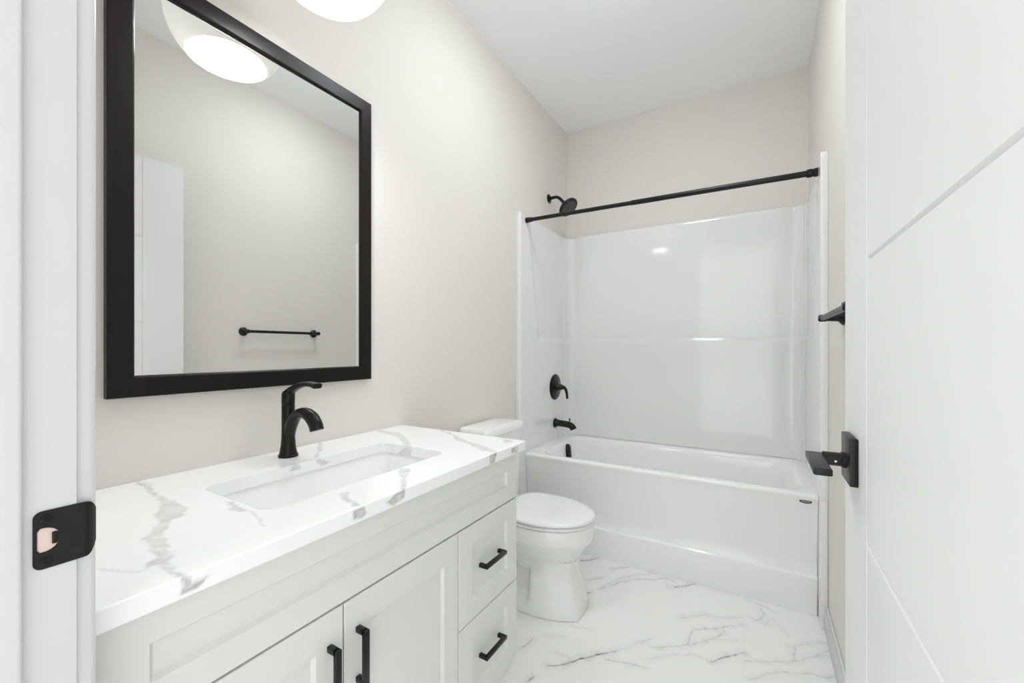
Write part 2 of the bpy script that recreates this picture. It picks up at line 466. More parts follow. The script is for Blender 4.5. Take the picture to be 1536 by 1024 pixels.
# the door face: V grooves, one upright beside the latch stile and four level ones from it to the hinge side
vv = {}
for i, y in enumerate(ycuts):
    for j, z in enumerate(zc):
        deep = (i == 2) or (j % 3 == 2 and 0 < j < len(zc) - 1 and i < 2)
        vv[i, j] = bm.verts.new((FX + (dp if deep else 0), y, z))
for i in range(len(ycuts) - 1):
    for j in range(len(zc) - 1):
        bm.faces.new((vv[i, j], vv[i + 1, j], vv[i + 1, j + 1], vv[i, j + 1]))
be = [e for e in bm.edges if len(e.link_faces) == 1]
r = bmesh.ops.extrude_edge_only(bm, edges=be)
for v in [x for x in r['geom'] if isinstance(x, bmesh.types.BMVert)]: v.co.x = FX + DT
bmesh.ops.contextual_create(bm, geom=[e for e in bm.edges if len(e.link_faces) == 1])
door = struct('door_1', bm, M['door'], 'open white interior door with V grooves and black lever at right', 'door', angle=20)

hz, hy = 1.007, 0.899
hb = new()
box(hb, FX - 0.0115, FX, hy - 0.039, hy + 0.039, hz - 0.039, hz + 0.039, 0.0015)
handle = obj('door_handle', hb, M['black'], door); handle['label'] = 'black lever handle on square rose'
bm = new()
lathe(bm, [(0, 0.0135), (0.006, 0.0135), (0.008, 0.0115), (0.0325, 0.0115)], (FX - 0.0105, hy, hz - 0.004), (-1, 0, 0), 28)
obj('shaft', bm, M['black'], handle)
obj('lever', bx(1.3400, 1.3640, 0.783, 0.911, hz - 0.0075, hz + 0.0035, 0.0022, 3), M['black'], handle)
bm = new(); lathe(bm, [(0, 0.0018), (0.0015, 0.0018)], (FX - 0.026, hy - 0.0108, hz - 0.0055), (0, -1, 0), 12)
obj('privacy_pin', bm, M['chrome'], handle)['label'] = 'small chrome pin'
for z in (0.25, 1.08, 1.93):
    bm = new(); lathe(bm, [(0, .0045), (.003, .006), (.087, .006), (.09, .0045)], (FX - 0.004, DY0 - 0.004, z), (0, 0, 1), 16)
    box(bm, FX + 0.0005, FX + 0.030, DY0 - 0.0022, DY0 - 0.0002, z, z + 0.09)
    obj('hinge', bm, M['black'], door)
bm = bx(FX + 0.006, FX + 0.029, DY1, DY1 + 0.0015, hz - 0.03, hz + 0.03, 0.0006)
box(bm, FX + 0.011, FX + 0.024, DY1 + 0.001, DY1 + 0.010, hz - 0.009, hz + 0.009, 0.002)
obj('latch', bm, M['black'], door)

# ------------------------------------------------------------------ strike plate on the latch jamb
sp = thing('strike_plate', 'black strike plate with D-shaped hole on the white door jamb', 'strike plate', (XJ, 0.135, 0.966))
sz0, sz1, sy0, sy1 = 0.9655, 1.0255, 0.1125, 0.1505
def arcs(cx, cy, r, a0, a1, k=8): return [(cx + r * math.cos(math.radians(a0 + (a1 - a0) * i / k)), cy + r * math.sin(math.radians(a0 + (a1 - a0) * i / k))) for i in range(k + 1)]
rr = 0.007
outer = arcs(sy0 + rr, sz0 + rr, rr, 180, 270) + arcs(sy1 - .001, sz0 + 0.001, 0.001, 270, 300, 2) + arcs(sy1 - .001, sz1 - .001, 0.001, 60, 90, 2) + arcs(sy0 + rr, sz1 - rr, rr, 90, 180)
hole = [(0.1155, 0.9865), (0.1155, 1.0045)] + arcs(0.1195, 0.9955, 0.0125, 100, 25, 8) + [(0.1285, 1.0015), (0.1285, 0.9895)] + arcs(0.1195, 0.9955, 0.0125, -25, -100, 8)
# screw holes are filled by the screws
bm = new()
plate(bm, outer, [hole], lambda u, v, d: (XJ + 0.0016 - d, u, v), 0.0014)
# lip curling round the jamb edge
lip = []
for t in range(9):
    a = t / 8
    y = sy1 - 0.001 + 0.0115 * a
    x = XJ + 0.0016 - 0.0065 * a * a
    h0 = sz0 + 0.014 * a ** 3; h1 = sz1 - 0.010 * a ** 3
    lip.append([(x, y, h0), (x, y, h1), (x - 0.0014, y - .0004, h1), (x - 0.0014, y - .0004, h0)])
ring_loft(bm, lip)
obj('plate', bm, M['black'], sp)
bm = bx(XJ + 0.0002, XJ + 0.0006, 0.1140, 0.1345, 0.981, 1.010)
obj('mortise', bm, M['pine'], sp)['label'] = 'pale bare wood inside the latch hole'
bm = new(); box(bm, XJ + 0.0006, XJ + 0.003, 0.1258, 0.1298, 0.9895, 1.0020, 0.0008)
obj('tang', bm, M['black'], sp)
for z in (0.9735, 1.0175):
    bm = new(); lathe(bm, [(0, 0.0046), (0.0008, 0.0044), (0.0012, 0.003), (0.0006, 0.0012)], (XJ + 0.0016, 0.1225, z), (1, 0, 0), 20)
    obj('screw', bm, M['black_soft'], sp)
# ------------------------------------------------------------------ vanity cabinet
VY0, VY1 = 0.150, 1.212
van = thing('vanity_cabinet', 'white shaker vanity cabinet with black bar pulls under the quartz counter', 'cabinet', (0.28, 0.68, 0))
bm = new()
for y0, y1 in ((VY0, VY0 + 0.018), (VY1 - 0.018, VY1)): box(bm, 0.001, 0.543, y0, y1, 0.105, 0.8485)
box(bm, 0.001, 0.543, VY0 + .018, VY1 - .018, 0.105, 0.123)
box(bm, 0.001, 0.007, VY0 + .018, VY1 - .018, 0.123, 0.8485)
box(bm, 0.523, 0.543, VY0 + .018, VY1 - .018, 0.123, 0.8485)
box(bm, 0.001, 0.470, VY0, VY1, 0.0005, 0.105)
obj('carcass', bm, M['cabinet'], van)
XB, XF = 0.5432, 0.565
bm = new(); shaker(bm, VY0 + .018, VY1 - .001, 0.6945, 0.8465, XB, XF, 0.060, 0.049)
obj('false_front', bm, M['cabinet'], van)
def pull(parent, y, z, vertical, L=0.112):
    bm = new(); s = 0.0055
    x0 = XF if vertical else XF - 0.008
    x1 = x0 + 0.030
    if vertical:
        box(bm, x1 - 2 * s, x1, y - s, y + s, z - L / 2, z + L / 2, 0.0008)
        for q in (-1, 1): box(bm, x0 - .0003, x1 - s, y - s, y + s, z + q * (L / 2 - s) - s, z + q * (L / 2 - s) + s, 0.0008)
    else:
        box(bm, x1 - 2 * s, x1, y - L / 2, y + L / 2, z - s, z + s, 0.0008)
        for q in (-1, 1): box(bm, x0 - .0003, x1 - s, y + q * (L / 2 - s) - s, y + q * (L / 2 - s) + s, z - s, z + s, 0.0008)
    return obj('bar_pull', bm, M['black'], parent)
for y0, y1, hy_ in ((VY0 + .018, 0.5295, 0.499), (0.5330, 0.8930, 0.564)):
    bm = new(); shaker(bm, y0, y1, 0.157, 0.690, XB, XF, 0.058, 0.064)
    d = obj('cabinet_door', bm, M['cabinet'], van)
    pull(d, hy_, 0.573, True)
for z0, z1, hz_ in ((0.4185, 0.690, 0.552), (0.157, 0.4155, 0.284)):
    bm = new(); shaker(bm, 0.8965, VY1 - .001, z0, z1, XB, XF, 0.062, 0.056)
    d = obj('drawer', bm, M['cabinet'], van)
    pull(d, 1.058, hz_, False)

# ------------------------------------------------------------------ quartz counter with the sink cut-out
CZ0, CZ1 = 0.849, 0.879
CX0, CX1, CY0, CY1 = 0.001, 0.584, 0.1485, 1.239
SX0, SX1, SY0, SY1, SR = 0.185, 0.456, 0.442, 0.974, 0.035
bm = new()
e = 0.002
nx, ny = 146, 272
X = [CX0 + e + (CX1 - CX0 - 2 * e) * i / nx for i in range(nx + 1)]
Y = [CY0 + e + (CY1 - CY0 - 2 * e) * i / ny for i in range(ny + 1)]
def sdr(x, y):
    cx, cy = (SX0 + SX1) / 2, (SY0 + SY1) / 2
    qx = abs(x - cx) - (SX1 - SX0) / 2 + SR; qy = abs(y - cy) - (SY1 - SY0) / 2 + SR
    return math.hypot(max(qx, 0), max(qy, 0)) + min(max(qx, qy), 0) - SR
vv = {}
def gv(i, j):
    if (i, j) not in vv: vv[i, j] = bm.verts.new((X[i], Y[j], CZ1))
    return vv[i, j]
for i in range(nx):
    for j in range(ny):
        if sdr((X[i] + X[i + 1]) / 2, (Y[j] + Y[j + 1]) / 2) > 0:
            bm.faces.new((gv(i, j), gv(i + 1, j), gv(i + 1, j + 1), gv(i, j + 1)))
inner_e, outer_e = [], []
for ed in bm.edges:
    if len(ed.link_faces) == 1:
        m_ = (ed.verts[0].co + ed.verts[1].co) / 2
        (inner_e if abs(sdr(m_.x, m_.y)) < 0.02 else outer_e).append(ed)
for v in {v for ed in inner_e for v in ed.verts}:
    for _ in range(4):
        x, y = v.co.x, v.co.y
        d = sdr(x, y); h = 1e-4
        gx_, gy_ = (sdr(x + h, y) - sdr(x - h, y)) / (2 * h), (sdr(x, y + h) - sdr(x, y - h)) / (2 * h)
        v.co.x -= d * gx_; v.co.y -= d * gy_
def ext(edges, fn):
    r = bmesh.ops.extrude_edge_only(bm, edges=edges)
    vs = [g_ for g_ in r['geom'] if isinstance(g_, bmesh.types.BMVert)]
    for v in vs: fn(v)
    return [g_ for g_ in r['geom'] if isinstance(g_, bmesh.types.BMEdge) and len(g_.link_faces) == 1]
def chamfer_out(v):
    if v.co.x < CX0 + e + 1e-5: v.co.x = CX0
    if v.co.x > CX1 - e - 1e-5: v.co.x = CX1
    if v.co.y < CY0 + e + 1e-5: v.co.y = CY0
    if v.co.y > CY1 - e - 1e-5: v.co.y = CY1
    v.co.z -= e
def drop(dz):
    def f(v): v.co.z -= dz
    return f
es = ext(outer_e, chamfer_out)
for k in range(7): es = ext(es, drop((CZ1 - CZ0 - e) / 7))
es2 = ext(inner_e, drop(0.0012))
for k in range(7): es2 = ext(es2, drop((CZ1 - CZ0 - 0.0012) / 7))
bmesh.ops.triangle_fill(bm, edges=es + es2, use_beauty=True, use_dissolve=False)
counter = tag(obj('countertop', bm, M['quartz'], angle=30), 'white quartz vanity countertop with grey veins and a sink cut-out', 'countertop')
def soft_poly(px, py, polys, soft, amp, seed):
    wx = px + amp * noise.noise((px * 55, py * 55, seed)) + amp * .5 * noise.noise((px * 140, py * 140, seed))
    wy = py + amp * noise.noise((px * 55, py * 55, seed + 5)) + amp * .5 * noise.noise((px * 140, py * 140, seed + 5))
    best = 0.0
    for P in polys:
        if min(a[0] for a in P) - .02 > wx or max(a[0] for a in P) + .02 < wx: continue
        if min(a[1] for a in P) - .02 > wy or max(a[1] for a in P) + .02 < wy: continue
        d = poly_sd(wx, wy, P)
        inside = sstep(-soft, soft, d)
        rim = 0.35 * (1 - sstep(0, .006, abs(d)))
        best = max(best, inside * 0.62 + rim * inside)
    return best
def counter_vein(p):
    if p.z > CZ1 - 0.0011:
        v = 0.72 * soft_poly(p.x, p.y, TOP_VEINS, 0.004, 0.007, 2)
        for wid, pts in TOP_LINES:
            wx = p.x + .004 * noise.noise((p.x * 40, p.y * 40, 1)); wy = p.y + .004 * noise.noise((p.x * 40, p.y * 40, 4))
            d = min(seg_dist(wx, wy, a, b) for a, b in zip(pts, pts[1:]))
            v = max(v, 0.3 * (1 - sstep(wid * .3, wid * 1.6, d)))
        return v
    if p.x > CX1 - 0.004: return 1.25 * soft_poly(p.y, p.z, FRONT_VEINS, 0.003, 0.003, 7)
    if abs(sdr(p.x, p.y)) < 0.002:
        if p.x < SX0 + 0.003: return 0.6 * soft_poly(p.y, p.z, INNER_BACK_VEINS, 0.003, 0.003, 3)
        if p.y > SY1 - 0.003: return 0.6 * soft_poly(p.x, p.z, INNER_SIDE_VEINS, 0.003, 0.003, 3)
    return 0.0
set_vein(counter, counter_vein)

# undermount basin
bm = new()
def srect(ins, z, r): return [(x, y, z) for x, y in rrect(SX0 - 0.006 + ins, SX1 + 0.006 - ins, SY0 - 0.006 + ins, SY1 + 0.006 - ins, r, 10)]
rings = [srect(-0.018, 0.8485, 0.045), srect(0.0, 0.8485, 0.041), srect(0.003, 0.843, 0.04), srect(0.010, 0.80, 0.045), srect(0.020, 0.755, 0.055), srect(0.038, 0.733, 0.06), srect(0.065, 0.7235, 0.05), srect(0.105, 0.720, 0.03)]
ring_loft(bm, rings, cap0=False)
sink = thing('sink_basin', 'white rectangular undermount sink basin set into the vanity counter', 'sink', (0.32, 0.708, 0.72))
obj('basin', bm, M['ceramic'], sink)
bm = new(); lathe(bm, [(0, 0.022), (0.0022, 0.021), (0.003, 0.016), (0.0012, 0.014), (0.006, 0.012), (0.007, 0.002)], (0.30, 0.708, 0.7205), n=32)
obj('drain', bm, M['black_soft'], sink)['label'] = 'black pop-up drain'

# ------------------------------------------------------------------ faucet
fx, fy = 0.086, 0.705
fau = thing('faucet', 'black single-handle faucet on the vanity counter behind the sink', 'faucet', (fx, fy, CZ1))
bm = new()
lathe(bm, [(0, 0.0265), (0.003, 0.0272), (0.006, 0.0268), (0.008, 0.0245), (0.016, 0.0225), (0.032, 0.0198), (0.055, 0.0182), (0.085, 0.0176), (0.148, 0.0176), (0.150, 0.0170)], (fx, fy, CZ1 + 0.0003), n=48)
obj('body', bm, M['black_soft'], fau)
bm = new()
pth = bez((fx + 0.004, fy, 0.945), (fx + 0.022, fy, 1.000), (fx + 0.062, fy, 1.028), (fx + 0.105, fy, 1.005), 14) + bez((fx + 0.105, fy, 1.005), (fx + 0.120, fy, 0.997), (fx + 0.132, fy, 0.985), (fx + 0.136, fy, 0.968), 8)[1:]
n_ = len(pth)
rad = [(0.0165 + 0.002 * math.sin(i / (n_ - 1) * 3.14), 0.0175 - 0.0045 * math.sin(min(1, i / (n_ * .7)) * 3.14) + 0.0045 * (i / (n_ - 1)) ** 3) for i in range(n_)]
tube(bm, pth, rad, 28)
obj('spout', bm, M['black_soft'], fau)
bm = new()
# handle: sleeve whose top sweeps forward into a flat flared lever
def hrect(cx, cz, dx, dz, w, h, r=0.35, n=24):
    nrm = Vector((-dz, 0, dx)).normalized()
    return [Vector((cx, fy, cz)) + Vector((0, 1, 0)) * (w * math.copysign(abs(math.cos(a)) ** r, math.cos(a))) + nrm * (h * math.copysign(abs(math.sin(a)) ** r, math.sin(a))) for a in [2 * math.pi * k / n for k in range(n)]]
lathe(bm, [(0, 0.0172), (0.0015, 0.0178), (0.020, 0.0178)], (fx, fy, CZ1 + 0.1515), n=40, cap1=False)
ring = []
for k in range(40):
    a = 2 * math.pi * k / 40
    ring.append(a)
s_, u_ = frame_of(Vector((0, 0, 1)))
top = []
for hgt, sc in ((0.0, 1.0), (0.75, 1.0), (1.0, 0.86)):
    rr_ = []
    for a in ring:
        p = Vector((fx, fy, 0)) + s_ * (0.0178 * sc * math.cos(a)) + u_ * (0.0178 * sc * math.sin(a))
        zt = 1.0505 + hgt * (0.010 + (p.x - fx + 0.0178) * 0.50)
        rr_.append((p.x, p.y, zt))
    top.append(rr_)
ring_loft(bm, top, cap0=False)
lev = []
for t in range(13):
    a = t / 12
    x = fx - 0.006 + 0.144 * a
    z = 1.0605 + 0.040 * (1 - (1 - a) ** 2.2) - 0.010 * a ** 3
    dzdx = (0.040 * 2.2 * (1 - a) ** 1.2 - 0.03 * a * a) / 0.150
    lev.append(hrect(x, z, 1, dzdx, 0.0135 - 0.0035 * math.sin(a * 3.0) + 0.001 * a, 0.0100 - 0.0050 * a ** .8 + 0.0022 * a ** 4, 0.5))
ring_loft(bm, lev)
obj('handle', bm, M['black_soft'], fau)

# ------------------------------------------------------------------ mirror
MY0, MY1, MZ0, MZ1 = 0.3303, 1.0643, 1.0804, 2.110
mir = thing('mirror', 'large rectangular wall mirror in a dark espresso frame above the vanity', 'mirror', (0.0, 0.697, MZ0))
bm = new()
def mr(ins, x): return [(x, MY0 + ins, MZ0 + ins), (x, MY1 - ins, MZ0 + ins), (x, MY1 - ins, MZ1 - ins), (x, MY0 + ins, MZ1 - ins)]
fw = 0.0500
rings = [mr(0, 0.0005), mr(0, 0.0195), mr(0.0015, 0.021), mr(fw - 0.006, 0.021), mr(fw - 0.003, 0.0195), mr(fw, 0.013), mr(fw, 0.0005)]
ring_loft(bm, rings + [rings[0]], False, False)
bmesh.ops.remove_doubles(bm, verts=bm.verts, dist=1e-6)
obj('frame', bm, M['frame'], mir, angle=20)
bm = new()
tl = 0.0076                       # the glass sits a touch skew in its frame
gp = [(MY0 + fw, 0.004), (MY0 + fw, 0.0107), (MY0 + fw + 0.018, 0.0108), (MY1 - fw - 0.018, 0.0108), (MY1 - fw, 0.0107), (MY1 - fw, 0.004)]
ring_loft(bm, [[(x + (y - 0.697) * tl, y, z) for y, x in gp] for z in (MZ0 + fw, MZ1 - fw)])
obj('glass', bm, M['mirror'], mir, angle=0.5)

# ------------------------------------------------------------------ globe light above the mirror
lx, ly, lz = 0.283, 0.700, 2.285
lamp = thing('vanity_light', 'round white opal glass globe light mounted above the vanity mirror', 'lamp', (0.0, ly, 2.14))
R_ = 0.172
prof = []
a0 = math.asin((lz - 2.158) / R_)
for i in range(25):
    a = -a0 + (a0 + 1.30) * i / 24
    prof.append((lz + R_ * math.sin(a), R_ * math.cos(a)))
bm = new()
prof_in = [(z, r - 0.004) for z, r in prof][::-1]
lathe(bm, prof + prof_in, (lx, ly, 0), n=56, cap0=False, cap1=False)
vs = bm.verts[:]
obj('globe_shade', bm, M['globe'], lamp)
bm = new()
lathe(bm, [(2.200, 0.004), (2.202, 0.018), (2.212, 0.030), (2.235, 0.037), (2.262, 0.034), (2.285, 0.022), (2.300, 0.016), (2.33, 0.015)], (lx, ly, 0), n=32)
obj('bulb', bm, M['bulb'], lamp)
bm = new()
lathe(bm, [(2.325, 0.020), (2.44, 0.020), (2.452, 0.050), (2.470, 0.052), (2.480, 0.030), (2.50, 0.012)], (lx, ly, 0), n=32)
obj('socket_cap', bm, M['black_soft'], lamp)
bm = new()
tube(bm, bez((0.01, ly, 2.56), (0.14, ly, 2.56), (lx, ly, 2.60), (lx, ly, 2.495), 18), 0.008, 16)
obj('arm', bm, M['black_soft'], lamp)
bm = new(); lathe(bm, [(0.0005, 0.062), (0.010, 0.062), (0.018, 0.050), (0.022, 0.02)], (0, ly, 2.56), (1, 0, 0), 40)
obj('backplate', bm, M['black_soft'], lamp)

# added fill light on the ceiling, out of view, made up to brighten the room
dcx, dcy = 0.80, 1.55
fill_dome = thing('added_fill_light', 'added flat round white fill light on the ceiling, out of view, brightening the bathroom', 'fill light', (dcx, dcy, H - 0.014))
bm = new(); lathe(bm, [(H - 0.014, 0.152), (H - 0.014, 0.163), (H - 0.010, 0.170), (H - 0.0005, 0.172)], (dcx, dcy, 0), n=48, cap0=False); obj('trim_ring', bm, M['trim'], fill_dome)
bm = new(); lathe(bm, [(H - 0.052, 0.01), (H - 0.051, 0.06), (H - 0.044, 0.115), (H - 0.030, 0.143), (H - 0.0135, 0.1515), (H - 0.0020, 0.1515)], (dcx, dcy, 0), n=48); obj('diffuser', bm, M['fill_dome'], fill_dome)
# ------------------------------------------------------------------ bathtub
tub = thing('bathtub', 'white acrylic alcove bathtub with a plain front apron at the end of the room', 'bathtub', (0.76, 2.6, 0))
TX0, TX1, TYB = 0.0302, 1.4973, 2.955
def trect(x0, x1, y0, y1, r, z): return [(x, y, z) for x, y in rrect(x0, x1, y0, y1, r, 8)]
OX0, OX1, OY0, OY1 = 0.112, 1.436, 2.305, 2.862
rings = [
    trect(TX0, TX1, 2.279, TYB, 0.006, 0.0005), trect(TX0, TX1, 2.266, TYB, 0.006, 0.160), trect(TX0, TX1, 2.267, TYB, 0.006, 0.170),
    trect(TX0, TX1, 2.274, TYB, 0.006, 0.1745), trect(TX0, TX1, 2.279, TYB, 0.006, 0.180), trect(TX0, TX1, 2.272, TYB, 0.006, 0.25), trect(TX0, TX1, 2.246, TYB, 0.006, 0.500),
    trect(TX0, TX1, 2.238, TYB, 0.006, 0.528), trect(TX0, TX1, 2.234, TYB, 0.006, 0.540), trect(TX0, TX1, 2.238, TYB, 0.008, 0.5475), trect(TX0, TX1, 2.248, TYB, 0.012, 0.5505),
    trect(OX0 - .022, OX1 + .022, OY0 - .022, OY1 + .022, 0.10, 0.548), trect(OX0 - .008, OX1 + .008, OY0 - .008, OY1 + .008, 0.095, 0.546), trect(OX0, OX1, OY0, OY1, 0.09, 0.538),
    trect(OX0 + .006, OX1 - .016, OY0 + .006, OY1 - .006, 0.09, 0.51), trect(OX0 + .02, OX1 - .08, OY0 + .02, OY1 - .02, 0.09, 0.35), trect(OX0 + .035, OX1 - .14, OY0 + .04, OY1 - .04, 0.10, 0.23),
    trect(OX0 + .06, OX1 - .18, OY0 + .07, OY1 - .07, 0.10, 0.185), trect(OX0 + .12, OX1 - .25, OY0 + .12, OY1 - .12, 0.08, 0.170)]
bm = new(); ring_loft(bm, rings)
obj('tub', bm, M['tub'], tub, angle=50)
# oval badge on the apron
def apron_y(z): return 2.246 + (0.500 - z) / 0.25 * 0.026 if z < .5 else 2.246 - (z - .5) / .028 * .008
bcx, bcz = 1.450, 0.516
bm = new()
rg = []
for dd, s in ((0.0006, 1.0), (-0.0012, 1.0), (-0.0018, 0.93)):
    rg.append([(bcx + 0.0235 * s * math.cos(2 * math.pi * k / 32), apron_y(bcz) + dd, bcz + 0.0085 * s * math.sin(2 * math.pi * k / 32)) for k in range(32)])
ring_loft(bm, rg)
badge = obj('badge', bm, M['badge'], tub); badge['label'] = 'small dark oval maker badge'
def text_mesh(s, size, loc, rot, th):
    cu = bpy.data.curves.new('lettering', 'FONT'); cu.body = s; cu.size = size; cu.extrude = th
    cu.align_x = 'CENTER'; cu.align_y = 'CENTER'
    o = bpy.data.objects.new('lettering', cu); C.collection.objects.link(o)
    dg = bpy.context.evaluated_depsgraph_get(); dg.update()
    me = bpy.data.meshes.new_from_object(o.evaluated_get(dg))
    bpy.data.objects.remove(o); bpy.data.curves.remove(cu)
    bm = bmesh.new(); bm.from_mesh(me); bpy.data.meshes.remove(me)
    bmesh.ops.transform(bm, matrix=Matrix.Translation(loc) @ rot, verts=bm.verts)
    return bm
bm = text_mesh('MAAX', 0.0115, Vector((bcx, apron_y(bcz) - 0.0019, bcz)), Matrix.Rotation(math.radians(90), 4, 'X'), 0.0002)
obj('badge_lettering', bm, M['badge_text'], badge)['label'] = 'pale letters on the badge'

# ------------------------------------------------------------------ shower surround
sur = thing('shower_surround', 'glossy white acrylic shower wall surround above the bathtub', 'shower surround', (0.76, 2.6, 0.55))
YFR, XL, XR, YBK, RC, ZT = 2.180, 0.030, 1.497, 2.925, 0.060, 2.030
path = []     # x, y, inward normal, kind
def addp(x, y, nx_, ny_, k): path.append((x, y, nx_, ny_, k))
addp(0.0005, YFR + .001, 0, 0, 'f'); addp(0.003, YFR, 0, 0, 'f'); addp(XL - 0.009, YFR, 0, 0, 'f')
for i in range(1, 6):
    a = math.radians(90 * i / 5); addp(XL - 0.009 + 0.009 * math.sin(a), YFR + 0.009 - 0.009 * math.cos(a), 0, 0, 'f')
N1 = 44
for i in range(1, N1): addp(XL, YFR + 0.009 + (YBK - RC - YFR - 0.009) * i / N1, 1, 0, 'l')
for i in range(9):
    a = math.radians(90 * i / 8); addp(XL + RC - RC * math.cos(a), YBK - RC + RC * math.sin(a), math.cos(a), -math.sin(a), 'cl')
N2 = 50
for i in range(1, N2): addp(XL + RC + (XR - XL - 2 * RC) * i / N2, YBK, 0, -1, 'b')
for i in range(9):
    a = math.radians(90 * i / 8); addp(XR - RC + RC * math.sin(a), YBK - RC + RC * math.cos(a), -math.sin(a), -math.cos(a), 'cr')
for i in range(1, N1): addp(XR, YBK - RC - (YBK - RC - YFR - 0.009) * i / N1, -1, 0, 'r')
for i in range(0, 5):
    a = math.radians(90 - 90 * i / 5); addp(XR + 0.009 - 0.009 * math.sin(a), YFR + 0.009 - 0.009 * math.cos(a), 0, 0, 'f')
addp(XR + 0.009, YFR, 0, 0, 'f'); addp(W - 0.003, YFR, 0, 0, 'f'); addp(W - 0.0005, YFR + .001, 0, 0, 'f')
zl = [0.5508] + [0.5515 + (1.24 - 0.5515) * i / 10 for i in range(11)] + [1.2425 + 0.0035 * i for i in range(8)] + [1.28 + (ZT - 0.012 - 1.28) * i / 40 for i in range(41)]
def inset(x, y, k, z):
    low = 1 - sstep(1.240, 1.268, z)
    if k in ('l', 'r'):
        yb = 2.30 + (ZT - z) * 0.18
        band = 1 - sstep(yb - 0.03, yb + 0.03, y)
        start = sstep(YFR + 0.009, YFR + 0.05, y)
        return -0.012 * (1 - max(low, band)) * start
    lean = 0.027 * max(0.0, (z - 1.26) / (ZT - 1.26)) ** 1.4 if k == 'b' else 0.0
    if k == 'b':
        lean *= sstep(XL + RC, XL + RC + 0.05, x) * (1 - sstep(XR - RC - 0.05, XR - RC, x))
    return 0.010 * low + lean
rings = []
for z in zl:
    rings.append([(x + nx_ * inset(x, y, k, z), y + ny_ * inset(x, y, k, z), z) for x, y, nx_, ny_, k in path])
last = rings[-1]
def outer_of(p, k):
    x, y, nx_, ny_, kk = k
    if kk == 'f': return (x, y)
    ox = 0.0008 if x < 0.2 and kk in ('l', 'cl') else (W - 0.0008 if x > 1.3 and kk in ('r', 'cr') else x)
    oy = D - 0.0008 if kk in ('b', 'cl', 'cr') else y
    return (ox, oy)
for dz, f in ((0.007, 0.06), (0.0105, 0.16), (0.012, 0.30), (0.012, 1.0)):
    r = []
    for p, k in zip(last, path):
        ox, oy = outer_of(p, k)
        if k[4] == 'f': r.append((p[0], p[1] + (0.010 * f), ZT - 0.012 + dz))
        else: r.append((p[0] + (ox - p[0]) * f, p[1] + (oy - p[1]) * f, ZT - 0.012 + dz))
    rings.append(r)
bm = new(); ring_loft(bm, rings, False, False, closed=False)
obj('wall_panel', bm, M['acrylic'], sur, angle=55)
for x0, x1 in ((0.0006, 0.030), (1.4975, W - 0.0006)):
    obj('flange', bx(x0, x1, YFR, 2.35, 0.0005, 0.5508, 0.004, 3), M['acrylic'], sur)

# ------------------------------------------------------------------ shower and tub fittings
def surf_x(y, z): return XL + inset(0, y, 'l', z)
ty = 2.680
sh = thing('showerhead', 'black round shower head on a bent arm high on the left wall', 'shower head', (0, 2.640, 2.252))
bm = new(); lathe(bm, [(0.0005, 0.031), (0.004, 0.031), (0.010, 0.024), (0.013, 0.012)], (0, 2.640, 2.252), (1, 0, 0), 36)
obj('wall_flange', bm, M['black'], sh)
bm = new(); tube(bm, [(0.005, 2.640, 2.252)] + bez((0.03, 2.640, 2.253), (0.075, 2.640, 2.258), (0.085, 2.640, 2.240), (0.118, 2.640, 2.200), 12), 0.0105, 18)
obj('shower_arm', bm, M['black'], sh)
ax = Vector((0.66, -0.10, -0.74)).normalized()
hc = Vector((0.114, 2.640, 2.205))
bm = new(); lathe(bm, [(0, 0.013), (0.012, 0.017), (0.022, 0.019), (0.030, 0.024), (0.042, 0.062), (0.048, 0.070), (0.058, 0.072), (0.064, 0.069), (0.065, 0.060), (0.0645, 0.004)], hc, ax, 44)
head = obj('spray_head', bm, M['black'], sh)
bm = new()
s1, u1 = frame_of(ax)
for rr_, cnt in ((0.012, 6), (0.024, 12), (0.037, 18), (0.050, 24)):
    for k in range(cnt):
        a = 2 * math.pi * k / cnt
        lathe(bm, [(0.0635, 0.0022), (0.0675, 0.0015)], hc + s1 * rr_ * math.cos(a) + u1 * rr_ * math.sin(a), ax, 6)
nz_ = obj('nozzles', bm, M['nozzle'], head); nz_['kind'] = 'stuff'; nz_['label'] = 'ring pattern of tiny grey rubber nozzles'

vz = 0.923; vx = surf_x(ty, vz)
va = thing('shower_valve', 'black round shower valve with a curved lever on the left surround wall', 'shower valve', (vx, ty, vz - 0.09))
bm = new(); lathe(bm, [(0.0003, 0.090), (0.004, 0.091), (0.009, 0.086), (0.013, 0.070), (0.016, 0.045), (0.020, 0.034)], (vx, ty, vz), (1, 0, 0), 48)
obj('escutcheon', bm, M['black_soft'], va)
bm = new(); lathe(bm, [(0.016, 0.030), (0.030, 0.022), (0.058, 0.018), (0.064, 0.012)], (vx, ty, vz), (1, 0, 0), 32)
tube(bm, bez((vx + 0.048, ty, vz + 0.002), (vx + 0.082, ty, vz + 0.006), (vx + 0.090, ty, vz - 0.02), (vx + 0.094, ty, vz - 0.078), 14), [(0.014 - 0.003 * i / 14, 0.012 - 0.004 * i / 14) for i in range(15)], 18)
obj('lever', bm, M['black_soft'], va)

